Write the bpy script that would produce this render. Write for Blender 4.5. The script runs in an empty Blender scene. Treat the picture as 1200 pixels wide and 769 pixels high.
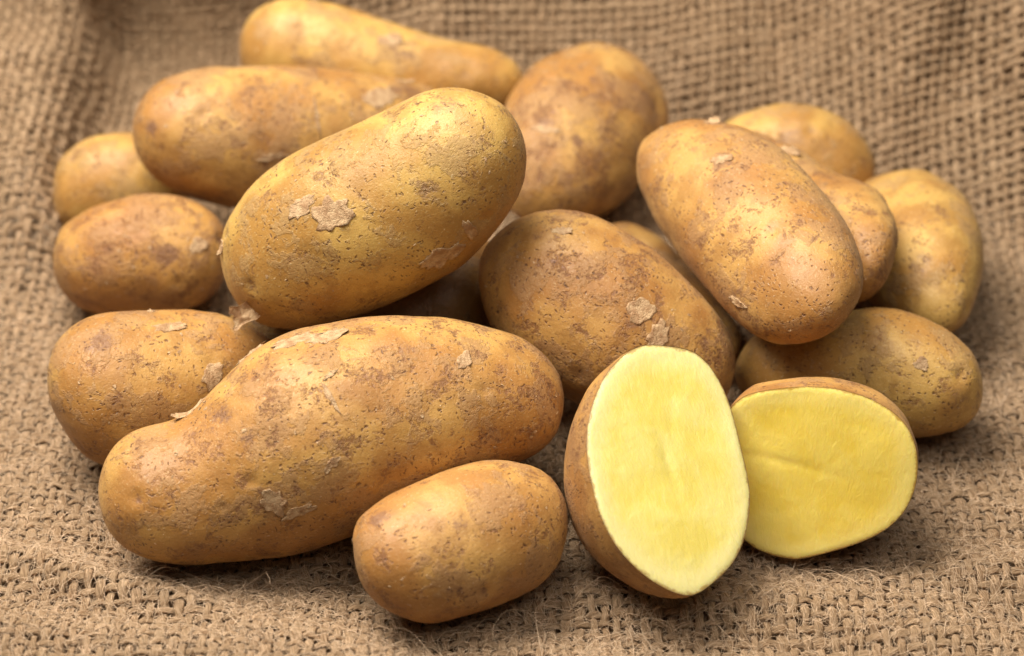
import bpy, math, random
import numpy as np
S = 0.01                                   # everything below is laid out in centimetres
rng = np.random.default_rng(7)
random.seed(7)
sc = bpy.context.scene
C = sc.collection

# ---------------------------------------------------------------- camera
cam = bpy.data.cameras.new('camera'); camo = bpy.data.objects.new('camera', cam); C.objects.link(camo)
camo.location = (0, -50.787*S, 39.562*S)
camo.rotation_euler = (math.radians(90-35), 0, 0)
cam.sensor_width = 36; cam.lens = 79.71
cam.clip_start = 0.01; cam.clip_end = 50
cam.dof.use_dof = True; cam.dof.focus_distance = 59.5*S; cam.dof.aperture_fstop = 9
sc.camera = camo

# ---------------------------------------------------------------- light
w = bpy.data.worlds.new('World'); sc.world = w; w.use_nodes = True
w.node_tree.nodes['Background'].inputs[0].default_value = (1.0, 0.93, 0.84, 1)
w.node_tree.nodes['Background'].inputs[1].default_value = 0.04
def area(name, loc, target, size, energy, col):
    l = bpy.data.lights.new(name, 'AREA'); l.shape = 'RECTANGLE'; l.size = size[0]*S; l.size_y = size[1]*S
    l.energy = energy; l.color = col
    o = bpy.data.objects.new(name, l); C.objects.link(o); o.location = [c*S for c in loc]
    import mathutils
    d = mathutils.Vector(target)-mathutils.Vector(loc)
    o.rotation_euler = d.to_track_quat('-Z', 'Y').to_euler()
area('softbox_key', (-26, 7, 72), (0, 3, 2), (50, 50), 15.4, (1.0, 0.93, 0.84))
area('softbox_fill', (14, -30, 68), (0, 0, 2), (40, 40), 2.2, (1.0, 0.95, 0.89))
sc.view_settings.view_transform = 'Standard'; sc.view_settings.look = 'None'
sc.view_settings.exposure = 0.0; sc.view_settings.gamma = 1.0
sc.render.engine = 'CYCLES'

# ---------------------------------------------------------------- node helpers
class NT:
    def __init__(s, name, rough=0.6):
        s.m = bpy.data.materials.new(name); s.m.use_nodes = True; s.t = s.m.node_tree
        s.b = s.t.nodes['Principled BSDF']; s.b.inputs['Roughness'].default_value = rough
    def n(s, typ, **kw):
        nd = s.t.nodes.new(typ)
        for k, v in kw.items(): setattr(nd, k, v)
        return nd
    def put(s, nd, i, v):
        if hasattr(v, 'links') or isinstance(v, bpy.types.NodeSocket): s.t.links.new(v, nd.inputs[i])
        else: nd.inputs[i].default_value = v
    def attr(s, name, out='Vector'):
        a = s.n('ShaderNodeAttribute'); a.attribute_name = name; return a.outputs[out]
    def mapp(s, v, scale=(1,1,1), loc=(0,0,0)):
        a = s.n('ShaderNodeMapping'); s.put(a, 0, v); a.inputs['Scale'].default_value = scale; a.inputs['Location'].default_value = loc
        return a.outputs[0]
    def noise(s, v, scale, detail=3, rough=0.55, dist=0.0):
        a = s.n('ShaderNodeTexNoise'); s.put(a, 'Vector', v); s.put(a, 'Scale', scale); s.put(a, 'Detail', detail)
        s.put(a, 'Roughness', rough); s.put(a, 'Distortion', dist); return a.outputs['Fac']
    def noisec(s, v, scale, detail=2):
        a = s.n('ShaderNodeTexNoise'); s.put(a, 'Vector', v); s.put(a, 'Scale', scale); s.put(a, 'Detail', detail); return a.outputs['Color']
    def voro(s, v, scale, feat='F1'):
        a = s.n('ShaderNodeTexVoronoi', feature=feat); s.put(a, 'Vector', v); s.put(a, 'Scale', scale); return a
    def ramp(s, v, lo, hi, a=0.0, b=1.0):
        m = s.n('ShaderNodeMapRange', interpolation_type='SMOOTHSTEP'); s.put(m, 0, v)
        m.inputs[1].default_value = lo; m.inputs[2].default_value = hi; m.inputs[3].default_value = a; m.inputs[4].default_value = b
        return m.outputs[0]
    def math(s, op, a, b=0.0, c=0.0):
        m = s.n('ShaderNodeMath', operation=op); s.put(m, 0, a); s.put(m, 1, b); s.put(m, 2, c); return m.outputs[0]
    def vadd(s, a, b, k=1.0):
        m = s.n('ShaderNodeVectorMath', operation='MULTIPLY_ADD'); s.put(m, 0, b); m.inputs[1].default_value = (k,k,k); s.put(m, 2, a); return m.outputs[0]
    def mix(s, f, a, b, mode='MIX'):
        m = s.n('ShaderNodeMix', data_type='RGBA', blend_type=mode)
        s.put(m, 0, f)
        for i, v in ((6, a), (7, b)):
            if isinstance(v, tuple): m.inputs[i].default_value = (*v, 1)
            else: s.put(m, i, v)
        return m.outputs[2]
    def bump(s, h, dist, strength=1.0, prev=None):
        b = s.n('ShaderNodeBump'); s.put(b, 'Height', h); b.inputs['Distance'].default_value = dist; b.inputs['Strength'].default_value = strength
        if prev is not None: s.put(b, 'Normal', prev)
        return b.outputs[0]

# ---------------------------------------------------------------- materials
def skin_material():
    s = NT('potato_skin', 0.5)
    tc = s.attr('tc'); wob = s.attr('wob')
    oi = s.n('ShaderNodeObjectInfo'); dirt = oi.outputs['Alpha']
    lo = s.n('ShaderNodeSeparateXYZ'); s.put(lo, 0, s.attr('lo')); big, mid, dens = lo.outputs
    scuff = s.noise(tc, 9.0, 4, 0.7)
    fine = s.noise(tc, 26.0, 2, 0.7)
    col = s.mix(s.ramp(big, 0.32, 0.68), (0.515, 0.305, 0.092), (0.365, 0.178, 0.046))
    col = s.mix(s.ramp(mid, 0.48, 0.68, 0, 0.5), col, (0.29, 0.142, 0.040))
    # russet patches of thicker, greyer cork with crisp broken edges
    pn = s.noise(wob, 0.75, 6, 0.68)
    pm = s.math('MULTIPLY', s.ramp(s.math('MULTIPLY_ADD', dirt, 0.03, pn), 0.545, 0.575), s.ramp(scuff, 0.36, 0.52, 0.35, 1.0))
    col = s.mix(s.math('MULTIPLY', pm, 0.68), col, (0.345, 0.200, 0.088))
    # fine mottling
    col = s.mix(s.ramp(fine, 0.40, 0.68, 0, 0.30), col, (0.28, 0.145, 0.045))
    pale = s.noise(s.mapp(tc, (1.2, 2.4, 2.4)), 7.0, 4, 0.75)
    col = s.mix(s.ramp(pale, 0.55, 0.70, 0, 0.45), col, (0.66, 0.48, 0.25))
    # dirt stains; each potato's own dirtiness rides on its object alpha
    dn = s.noise(wob, 1.35, 5, 0.74)
    dnd = s.math('MULTIPLY_ADD', dirt, 0.09, dn)
    dm = s.math('MULTIPLY', s.ramp(dnd, 0.595, 0.68), s.ramp(scuff, 0.60, 0.44, 0.12, 1.0))
    col = s.mix(s.math('MULTIPLY', dm, 0.80), col, (0.20, 0.090, 0.038))
    st = s.attr('stain', 'Fac')
    sm = s.ramp(s.math('MULTIPLY', st, s.math('ADD', s.ramp(dn, 0.38, 0.6), s.ramp(scuff, 0.35, 0.65, 0, 0.5))), 0.25, 0.8)
    col = s.mix(s.math('MULTIPLY', sm, 0.72), col, (0.19, 0.095, 0.05))
    # dashes: little dark cracks, in two directions
    jit = s.noisec(tc, 3.0, 2); masks = []
    for sc_, seed, th in (((3.0, 8.5, 8.5), 3.3, 0.19), ((8.0, 3.6, 3.6), 9.1, 0.16), ((6.0, 6.0, 6.0), 21.0, 0.15)):
        p = s.vadd(tc, jit, 0.28)
        v = s.voro(s.mapp(p, sc_, (seed, seed*2, seed)), 1.0)
        keep = s.math('MULTIPLY', s.ramp(s.n_sep(v), 0.36, 0.50), s.ramp(s.math('MULTIPLY_ADD', dirt, 0.12, dens), 0.44, 0.66, 0.2, 1.0))
        masks.append(s.math('MULTIPLY', s.ramp(v.outputs['Distance'], th*1.6, th*0.6), keep))
    spk = s.math('MAXIMUM', s.math('MAXIMUM', masks[0], masks[1]), masks[2])
    col = s.mix(s.math('MULTIPLY', spk, 0.85), col, (0.11, 0.048, 0.022))
    # loose pale flecks and scratches
    v2 = s.voro(s.mapp(s.vadd(tc, jit, 0.5), (3, 10, 10), (4, 7, 1)), 1.0)
    fl = s.math('MULTIPLY', s.ramp(v2.outputs['Distance'], 0.18, 0.07), s.ramp(s.n_sep(v2), 0.70, 0.80))
    col = s.mix(s.math('MULTIPLY', fl, 0.6), col, (0.80, 0.62, 0.42))
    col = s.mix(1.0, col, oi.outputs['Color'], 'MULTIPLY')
    s.put(s.b, 'Base Color', col)
    s.put(s.b, 'Roughness', s.math('ADD', s.ramp(fine, 0.3, 0.7, 0.40, 0.55), s.math('MULTIPLY', pm, 0.14)))
    s.b.inputs['Specular IOR Level'].default_value = 0.40
    s.b.inputs['Sheen Weight'].default_value = 0.06; s.b.inputs['Sheen Roughness'].default_value = 0.45
    s.b.inputs['Sheen Tint'].default_value = (1, 0.85, 0.68, 1)
    s.b.inputs['Subsurface Weight'].default_value = 0.04
    s.b.inputs['Subsurface Radius'].default_value = (1.0, 0.45, 0.15)
    s.b.inputs['Subsurface Scale'].default_value = 0.0022
    ht = s.math('MULTIPLY', pm, 0.09)
    ht = s.math('MULTIPLY_ADD', pn, 0.34, ht)
    ht = s.math('MULTIPLY_ADD', scuff, 0.15, ht)
    ht = s.math('MULTIPLY_ADD', fine, 0.05, ht)
    ht = s.math('MULTIPLY_ADD', dm, -0.10, ht)
    ht = s.math('MULTIPLY_ADD', spk, -0.13, ht)
    ht = s.math('MULTIPLY_ADD', fl, 0.10, ht)
    s.put(s.b, 'Normal', s.bump(ht, 0.001))
    return s.m
def _sep(s, v):
    a = s.n('ShaderNodeSeparateColor'); s.put(a, 0, v.outputs['Color']); return a.outputs[0]
NT.n_sep = _sep

def flake_material():
    s = NT('papery_skin', 0.62)
    g = s.n('ShaderNodeNewGeometry'); p = s.mapp(g.outputs['Position'], (100, 100, 100))
    a = s.noise(p, 4.0, 5, 0.7); b = s.noise(p, 22, 3, 0.7)
    col = s.mix(s.ramp(a, 0.35, 0.65), (0.56, 0.38, 0.20), (0.34, 0.185, 0.08))
    col = s.mix(s.ramp(b, 0.55, 0.72, 0, 0.5), col, (0.22, 0.11, 0.05))
    s.put(s.b, 'Base Color', col); s.put(s.b, 'Normal', s.bump(b, 0.0003, 1.0, s.bump(a, 0.0008)))
    s.b.inputs['Subsurface Weight'].default_value = 0.0
    return s.m

def flesh_material():
    s = NT('potato_flesh', 0.42)
    tc = s.attr('tc')
    a = s.noise(tc, 1.1, 3, 0.55, 0.2); b = s.noise(s.mapp(tc, (7, 2.6, 3)), 1.0, 4, 0.75, 0.5)
    f = s.noise(tc, 22, 3, 0.7)
    rim = s.attr('rim', 'Fac')
    col = s.mix(s.ramp(a, 0.38, 0.64), (0.77, 0.665, 0.20), (0.745, 0.615, 0.135))
    col = s.mix(s.ramp(b, 0.56, 0.72, 0, 0.35), col, (0.80, 0.72, 0.33))
    col = s.mix(s.ramp(f, 0.5, 0.75, 0, 0.25), col, (0.78, 0.69, 0.28))
    edge = s.math('ADD', rim, s.math('MULTIPLY', s.math('SUBTRACT', s.noise(tc, 3.0, 5, 0.75), 0.5), 0.11))
    col = s.mix(s.ramp(edge, 0.72, 0.93, 0, 0.65), col, (0.79, 0.715, 0.34))
    col = s.mix(s.ramp(edge, 0.972, 1.0, 0, 0.85), col, (0.42, 0.25, 0.07))
    oi = s.n('ShaderNodeObjectInfo')
    col = s.mix(1.0, col, oi.outputs['Color'], 'MULTIPLY')
    s.put(s.b, 'Base Color', col)
    s.b.inputs['Subsurface Weight'].default_value = 0.5
    s.b.inputs['Subsurface Radius'].default_value = (1.0, 0.8, 0.25)
    s.b.inputs['Subsurface Scale'].default_value = 0.003
    s.b.inputs['Specular IOR Level'].default_value = 0.5
    s.put(s.b, 'Roughness', s.ramp(b, 0.35, 0.7, 0.40, 0.24))
    n = s.bump(b, 0.00022, 1.0, s.bump(a, 0.00025, 1.0)); s.put(s.b, 'Normal', n); s.b.inputs['Coat Weight'].default_value = 0.25; s.b.inputs['Coat Roughness'].default_value = 0.18
    return s.m

def yarn_material():
    s = NT('jute_yarn', 0.82)
    yc = s.attr('yc')
    st = s.noise(s.mapp(yc, (2.6, 34, 1)), 1.0, 4, 0.75, 0.3)       # fibres running along the yarn
    blot = s.noise(yc, 1.4, 3, 0.6)
    g = s.n('ShaderNodeNewGeometry'); p = s.mapp(g.outputs['Position'], (100, 100, 100))
    big = s.noise(p, 0.16, 3, 0.6)
    col = s.mix(s.ramp(st, 0.33, 0.66), (0.31, 0.175, 0.080), (0.83, 0.575, 0.35))
    col = s.mix(s.ramp(blot, 0.45, 0.72, 0, 0.5), col, (0.36, 0.215, 0.105))
    oi = s.n('ShaderNodeObjectInfo')
    col = s.mix(s.ramp(oi.outputs['Random'], 0, 1, 0, 0.28), col, (0.66, 0.47, 0.28))
    col = s.mix(s.ramp(big, 0.4, 0.65, 0, 0.25), col, (0.40, 0.25, 0.13))
    s.put(s.b, 'Base Color', col)
    s.b.inputs['Specular IOR Level'].default_value = 0.25
    s.put(s.b, 'Normal', s.bump(st, 0.0018, 1.0))
    return s.m

def plain(name, col, rough=0.85, scale=20.0, var=0.35):
    s = NT(name, rough); g = s.n('ShaderNodeNewGeometry'); p = s.mapp(g.outputs['Position'], (100, 100, 100))
    n = s.noise(p, scale, 4, 0.7)
    s.put(s.b, 'Base Color', s.mix(s.ramp(n, 0.3, 0.7, 0, 1), tuple(c*(1-var) for c in col), tuple(min(1, c*(1+var)) for c in col)))
    s.put(s.b, 'Normal', s.bump(n, 0.0006)); s.b.inputs['Specular IOR Level'].default_value = 0.2
    return s.m
SKIN = skin_material(); FLAKE = flake_material(); FLESH = flesh_material(); YARN = yarn_material()
FIBRE = plain('jute_fibre', (0.68, 0.50, 0.33), 0.6, 3.0, 0.3)
UNDER = plain('burlap_under', (0.31, 0.20, 0.115), 0.95, 12.0, 0.4)
TABLE = plain('dark_wood', (0.10, 0.06, 0.035), 0.6, 1.0, 0.3)

# ---------------------------------------------------------------- numpy noise
_perm = rng.permutation(512); _perm = np.concatenate([_perm, _perm])
_grad = rng.normal(size=(512, 3)); _grad /= np.linalg.norm(_grad, axis=1)[:, None]
def perlin(p):
    p = np.asarray(p, float); i = np.floor(p).astype(int); f = p-i; u = f*f*f*(f*(f*6-15)+10); i &= 511
    out = 0
    for dx in (0, 1):
        for dy in (0, 1):
            for dz in (0, 1):
                h = _perm[(_perm[(_perm[(i[..., 0]+dx) & 511]+i[..., 1]+dy) & 511]+i[..., 2]+dz) & 511]
                d = (f-np.array([dx, dy, dz]))
                g = (_grad[h]*d).sum(-1)
                wx = u[..., 0] if dx else 1-u[..., 0]; wy = u[..., 1] if dy else 1-u[..., 1]; wz = u[..., 2] if dz else 1-u[..., 2]
                out = out+g*wx*wy*wz
    return out
def p3(a, b, c=0.0): return perlin(np.stack(np.broadcast_arrays(np.asarray(a, float)+97, np.asarray(b, float)+53, np.asarray(c, float)+31), -1))

# ---------------------------------------------------------------- mesh helpers
def grid_faces(nu, nv, wrap_v=False):
    i = np.arange(nu-1)[:, None]; m = nv if wrap_v else nv-1; j = np.arange(m)[None, :]; j2 = (j+1) % nv
    return np.stack([i*nv+j, i*nv+j2, (i+1)*nv+j2, (i+1)*nv+j], -1).reshape(-1, 4)
def build(name, verts, faces, mat, parent=None, loc=(0, 0, 0), smooth=True, attrs=None):
    me = bpy.data.meshes.new(name); me.vertices.add(len(verts)); me.vertices.foreach_set('co', (np.asarray(verts)*S).astype(np.float32).ravel())
    faces = np.asarray(faces)
    me.loops.add(faces.size); me.loops.foreach_set('vertex_index', faces.astype(np.int32).ravel())
    k = faces.shape[1]; me.polygons.add(len(faces)); me.polygons.foreach_set('loop_start', (np.arange(len(faces))*k).astype(np.int32))
    me.polygons.foreach_set('use_smooth', np.full(len(faces), smooth))
    me.update(calc_edges=True)
    for an, (kind, arr) in (attrs or {}).items():
        a = me.attributes.new(an, kind, 'POINT'); a.data.foreach_set('vector' if kind == 'FLOAT_VECTOR' else 'value', np.asarray(arr, np.float32).ravel())
    me.materials.append(mat)
    o = bpy.data.objects.new(name, me); C.objects.link(o); o.location = [c*S for c in loc]
    if parent is not None: o.parent = parent
    return o
def tag(o, label=None, cat=None, group=None, kind=None):
    for k, v in (('label', label), ('category', cat), ('group', group), ('kind', kind)):
        if v: o[k] = v
    return o

def fields(tc):
    def fb(p, o, a=0.55):
        t = 0; w_ = 1; s_ = 0
        for k in range(o): t = t+w_*perlin(p*2**k+k*7.1); s_ += w_; w_ *= a
        return 0.5+0.85*t/s_*1.3
    lo = np.stack([fb(tc*0.42, 3), fb(tc*1.1+40, 4, 0.65), fb(tc*0.9+80, 3)], -1)
    wob = tc+0.28*np.stack([perlin(tc*1.6+q)+0.5*perlin(tc*3.2+q) for q in (3, 33, 63)], -1)
    return {'lo': ('FLOAT_VECTOR', lo), 'wob': ('FLOAT_VECTOR', wob)}
POT = {
 'P1': dict(k=0.96, n=(-0.194,-0.476,-0.857), w=(0.061,-0.878,0.474), st=[(-8.93,15.90,4.53,0.00),(-8.88,15.87,4.50,0.47),(-8.71,15.86,4.47,0.89),(-8.44,15.83,4.42,1.23),(-8.06,15.79,4.36,1.47),(-7.58,15.77,4.32,1.61),(-7.02,15.73,4.25,1.68),(-6.41,15.65,4.13,1.68),(-5.75,15.56,4.00,1.67),(-5.05,15.47,3.85,1.63),(-4.33,15.37,3.70,1.56),(-3.62,15.28,3.55,1.50),(-2.91,15.21,3.44,1.42),(-2.23,15.16,3.36,1.35),(-1.60,15.15,3.33,1.29),(-1.03,15.14,3.30,1.19),(-0.55,15.13,3.28,1.05),(-0.17,15.10,3.23,0.84),(0.12,15.08,3.20,0.59),(0.30,15.11,3.23,0.28),(0.36,15.10,3.22,0.00)]),
 'P2': dict(k=1.02, n=(0.022,-0.500,-0.866), w=(0.099,-0.861,0.499), st=[(-11.67,9.67,4.49,0.00),(-11.61,9.70,4.50,0.43),(-11.44,9.76,4.46,0.87),(-11.16,9.85,4.40,1.26),(-10.78,9.99,4.34,1.59),(-10.30,10.14,4.24,1.84),(-9.74,10.30,4.08,2.03),(-9.10,10.49,3.92,2.16),(-8.41,10.71,3.78,2.19),(-7.68,10.95,3.64,2.20),(-6.92,11.22,3.51,2.18),(-6.15,11.49,3.40,2.12),(-5.40,11.75,3.29,2.02),(-4.68,12.00,3.19,1.89),(-4.01,12.26,3.14,1.71),(-3.41,12.50,3.10,1.51),(-2.90,12.71,3.07,1.27),(-2.48,12.88,3.06,1.00),(-2.18,13.00,3.04,0.69),(-1.99,13.06,3.01,0.35),(-1.93,13.09,3.01,0.00)]),
 'P3': dict(k=0.98, n=(0.484,-0.439,-0.757), w=(0.061,-0.846,0.530), st=[(-7.82,1.39,4.14,0.00),(-7.78,1.41,4.18,0.49),(-7.65,1.45,4.30,0.93),(-7.41,1.49,4.46,1.34),(-7.08,1.54,4.66,1.68),(-6.68,1.62,4.93,1.95),(-6.20,1.70,5.24,2.16),(-5.66,1.77,5.56,2.31),(-5.05,1.83,5.87,2.41),(-4.40,1.88,6.18,2.43),(-3.74,1.93,6.51,2.42),(-3.09,1.99,6.84,2.40),(-2.48,2.06,7.20,2.35),(-1.93,2.16,7.57,2.26),(-1.42,2.25,7.92,2.12),(-0.97,2.34,8.23,1.92),(-0.59,2.41,8.49,1.62),(-0.28,2.46,8.70,1.27),(-0.06,2.50,8.85,0.88),(0.06,2.54,8.96,0.43),(0.11,2.54,8.99,0.00)]),
 'P4': dict(k=1.09, n=(0.776,-0.336,-0.533), w=(-0.030,-0.865,0.501), st=[(0.05,9.72,1.56,0.00),(0.07,9.76,1.58,0.27),(0.14,9.87,1.62,0.55),(0.26,10.04,1.69,0.87),(0.43,10.28,1.77,1.21),(0.65,10.57,1.88,1.54),(0.91,10.91,1.99,1.84),(1.19,11.30,2.14,2.12),(1.48,11.72,2.30,2.34),(1.78,12.18,2.49,2.46),(2.08,12.66,2.69,2.51),(2.38,13.13,2.89,2.53),(2.71,13.59,3.07,2.47),(3.03,14.01,3.23,2.34),(3.35,14.40,3.38,2.16),(3.64,14.74,3.50,1.94),(3.87,15.05,3.62,1.65),(4.05,15.29,3.72,1.28),(4.21,15.46,3.78,0.88),(4.30,15.57,3.81,0.45),(4.32,15.61,3.83,0.00)]),
 'P5': dict(k=1.26, n=(-0.717,-0.308,-0.625), w=(-0.105,-0.839,0.534), st=[(3.92,7.55,5.58,0.00),(4.00,7.52,5.61,0.27),(4.20,7.41,5.67,0.65),(4.39,7.16,5.65,0.97),(4.63,6.81,5.62,1.27),(4.94,6.38,5.59,1.55),(5.29,5.88,5.55,1.77),(5.66,5.31,5.50,1.93),(6.03,4.68,5.43,2.03),(6.39,4.01,5.34,2.08),(6.74,3.32,5.25,2.10),(7.08,2.63,5.16,2.09),(7.40,1.95,5.07,2.07),(7.68,1.31,4.98,2.02),(7.96,0.73,4.91,1.89),(8.21,0.23,4.87,1.70),(8.44,-0.20,4.85,1.46),(8.64,-0.53,4.84,1.15),(8.78,-0.77,4.84,0.78),(8.84,-0.93,4.81,0.39),(8.86,-0.99,4.81,0.00)]),
 'P6': dict(k=0.97, n=(-0.198,-0.481,-0.854), w=(-0.124,-0.852,0.509), st=[(6.63,13.10,2.20,0.00),(6.67,13.11,2.21,0.28),(6.76,13.08,2.20,0.56),(6.90,13.02,2.15,0.82),(7.10,12.93,2.08,1.07),(7.35,12.84,2.02,1.30),(7.65,12.75,1.97,1.51),(7.99,12.67,1.94,1.68),(8.37,12.59,1.92,1.81),(8.76,12.50,1.90,1.87),(9.16,12.41,1.87,1.88),(9.56,12.31,1.84,1.85),(9.94,12.22,1.80,1.78),(10.31,12.12,1.76,1.68),(10.64,12.03,1.71,1.53),(10.93,11.93,1.66,1.33),(11.18,11.85,1.61,1.10),(11.38,11.78,1.57,0.86),(11.53,11.72,1.52,0.60),(11.61,11.68,1.48,0.32),(11.64,11.67,1.47,0.00)]),
 'P7': dict(k=1.44, n=(-0.633,-0.339,-0.696), w=(-0.130,-0.839,0.528), st=[(6.60,11.36,3.55,0.00),(6.63,11.30,3.55,0.21),(6.67,11.11,3.51,0.41),(6.77,10.81,3.48,0.61),(6.94,10.43,3.46,0.79),(7.16,9.97,3.46,0.96),(7.42,9.43,3.47,1.13),(7.71,8.83,3.48,1.26),(8.00,8.17,3.48,1.35),(8.30,7.49,3.49,1.42),(8.62,6.80,3.51,1.48),(8.99,6.15,3.60,1.60),(9.34,5.52,3.69,1.69),(9.64,4.90,3.74,1.68),(9.88,4.31,3.77,1.60),(10.06,3.78,3.78,1.45),(10.20,3.31,3.76,1.23),(10.30,2.92,3.75,0.96),(10.37,2.65,3.74,0.67),(10.42,2.48,3.74,0.36),(10.44,2.42,3.74,0.00)]),
 'P8': dict(k=1.34, n=(-0.912,-0.070,-0.404), w=(-0.175,-0.825,0.537), st=[(11.52,10.25,2.64,0.00),(11.56,10.21,2.64,0.39),(11.63,10.09,2.63,0.77),(11.70,9.88,2.60,1.11),(11.77,9.60,2.55,1.37),(11.84,9.23,2.48,1.58),(11.93,8.81,2.40,1.76),(12.02,8.34,2.32,1.91),(12.11,7.83,2.22,2.01),(12.17,7.29,2.12,2.05),(12.24,6.74,2.02,2.03),(12.31,6.20,1.93,1.95),(12.38,5.66,1.84,1.81),(12.44,5.16,1.75,1.64),(12.50,4.70,1.68,1.44),(12.58,4.30,1.63,1.21),(12.64,3.95,1.58,0.97),(12.70,3.68,1.55,0.72),(12.76,3.48,1.53,0.48),(12.80,3.36,1.53,0.23),(12.82,3.32,1.53,0.00)]),
 'P9': dict(k=1.00, n=(-0.082,-0.578,-0.812), w=(-0.153,-0.798,0.583), st=[(6.40,1.85,1.18,0.00),(6.44,1.86,1.21,0.27),(6.58,1.85,1.26,0.58),(6.79,1.80,1.30,0.85),(7.07,1.74,1.36,1.07),(7.42,1.65,1.42,1.26),(7.84,1.54,1.48,1.41),(8.29,1.42,1.54,1.54),(8.79,1.30,1.63,1.64),(9.31,1.18,1.73,1.73),(9.84,1.04,1.81,1.80),(10.37,0.90,1.88,1.82),(10.87,0.74,1.93,1.79),(11.35,0.57,1.95,1.71),(11.79,0.40,1.94,1.59),(12.17,0.25,1.93,1.42),(12.50,0.11,1.93,1.23),(12.77,-0.00,1.91,0.98),(12.96,-0.10,1.88,0.68),(13.07,-0.16,1.86,0.35),(13.11,-0.17,1.86,0.00)]),
 'P10': dict(k=0.96, n=(-0.548,-0.459,-0.699), w=(-0.041,-0.820,0.570), st=[(-0.74,2.75,4.89,0.00),(-0.69,2.74,4.88,0.35),(-0.55,2.71,4.84,0.74),(-0.33,2.65,4.77,1.13),(-0.04,2.54,4.64,1.48),(0.31,2.41,4.47,1.80),(0.70,2.24,4.27,2.06),(1.14,2.05,4.03,2.26),(1.61,1.83,3.76,2.40),(2.10,1.61,3.49,2.46),(2.62,1.39,3.21,2.45),(3.14,1.17,2.95,2.36),(3.66,0.97,2.70,2.22),(4.15,0.78,2.47,2.06),(4.62,0.61,2.26,1.89),(5.02,0.46,2.07,1.67),(5.35,0.31,1.89,1.41),(5.62,0.19,1.74,1.10),(5.81,0.11,1.64,0.75),(5.92,0.04,1.55,0.38),(5.96,0.02,1.53,0.00)]),
 'P11': dict(k=1.02, n=(0.171,-0.563,-0.809), w=(0.154,-0.795,0.586), st=[(-12.62,-1.12,2.54,0.00),(-12.59,-1.09,2.57,0.41),(-12.48,-1.04,2.56,0.85),(-12.29,-1.01,2.48,1.24),(-12.04,-0.95,2.39,1.60),(-11.74,-0.84,2.34,1.85),(-11.39,-0.70,2.29,2.03),(-10.99,-0.54,2.24,2.13),(-10.55,-0.37,2.18,2.16),(-10.10,-0.18,2.13,2.15),(-9.63,0.02,2.09,2.09),(-9.16,0.22,2.06,2.00),(-8.70,0.43,2.05,1.87),(-8.26,0.64,2.04,1.71),(-7.85,0.82,2.03,1.52),(-7.49,0.99,2.01,1.30),(-7.17,1.12,1.99,1.06),(-6.92,1.23,1.98,0.80),(-6.73,1.32,1.97,0.54),(-6.62,1.35,1.95,0.27),(-6.58,1.37,1.95,0.00)]),
 'P12': dict(k=0.97, n=(0.313,-0.562,-0.766), w=(0.080,-0.788,0.611), st=[(-10.58,-5.40,1.89,0.00),(-10.52,-5.36,1.93,0.47),(-10.32,-5.28,1.97,0.98),(-9.98,-5.17,2.02,1.40),(-9.50,-5.03,2.06,1.71),(-8.89,-4.87,2.09,1.89),(-8.17,-4.71,2.09,1.98),(-7.41,-4.43,2.23,2.19),(-6.63,-4.05,2.50,2.52),(-5.79,-3.66,2.77,2.77),(-4.90,-3.32,2.95,2.81),(-3.98,-3.01,3.09,2.73),(-3.07,-2.72,3.22,2.58),(-2.19,-2.46,3.32,2.40),(-1.36,-2.25,3.35,2.21),(-0.60,-2.09,3.36,2.03),(0.06,-1.96,3.34,1.81),(0.59,-1.85,3.35,1.49),(0.95,-1.73,3.40,1.04),(1.18,-1.66,3.44,0.55),(1.25,-1.62,3.46,0.00)]),
 'P13': dict(k=1.01, n=(0.318,-0.609,-0.727), w=(0.022,-0.762,0.647), st=[(-3.87,-7.62,1.73,0.00),(-3.85,-7.58,1.75,0.35),(-3.77,-7.51,1.81,0.71),(-3.63,-7.42,1.84,1.02),(-3.41,-7.33,1.83,1.26),(-3.14,-7.24,1.80,1.46),(-2.82,-7.12,1.77,1.62),(-2.46,-6.97,1.78,1.72),(-2.09,-6.79,1.80,1.79),(-1.70,-6.61,1.82,1.83),(-1.29,-6.42,1.85,1.85),(-0.88,-6.23,1.86,1.85),(-0.47,-6.05,1.88,1.81),(-0.09,-5.87,1.90,1.74),(0.27,-5.70,1.93,1.62),(0.58,-5.55,1.96,1.46),(0.84,-5.40,2.00,1.24),(1.04,-5.27,2.06,0.98),(1.19,-5.17,2.11,0.67),(1.28,-5.11,2.14,0.33),(1.31,-5.09,2.15,0.00)]),
 'P16': dict(k=0.96, n=(0.089,-0.533,-0.842), w=(0.161,-0.826,0.540), st=[(-13.90,6.57,1.51,0.00),(-13.87,6.61,1.56,0.35),(-13.79,6.68,1.65,0.73),(-13.63,6.70,1.66,1.00),(-13.42,6.73,1.67,1.22),(-13.16,6.77,1.68,1.40),(-12.85,6.81,1.70,1.55),(-12.50,6.85,1.72,1.66),(-12.12,6.91,1.75,1.73),(-11.73,6.97,1.78,1.78),(-11.32,7.03,1.80,1.81),(-10.91,7.08,1.82,1.83),(-10.51,7.12,1.83,1.82),(-10.13,7.16,1.83,1.76),(-9.78,7.18,1.81,1.65),(-9.46,7.20,1.80,1.50),(-9.19,7.23,1.81,1.29),(-8.98,7.27,1.83,1.03),(-8.83,7.31,1.87,0.73),(-8.74,7.35,1.92,0.38),(-8.71,7.38,1.95,0.00)]),
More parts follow.
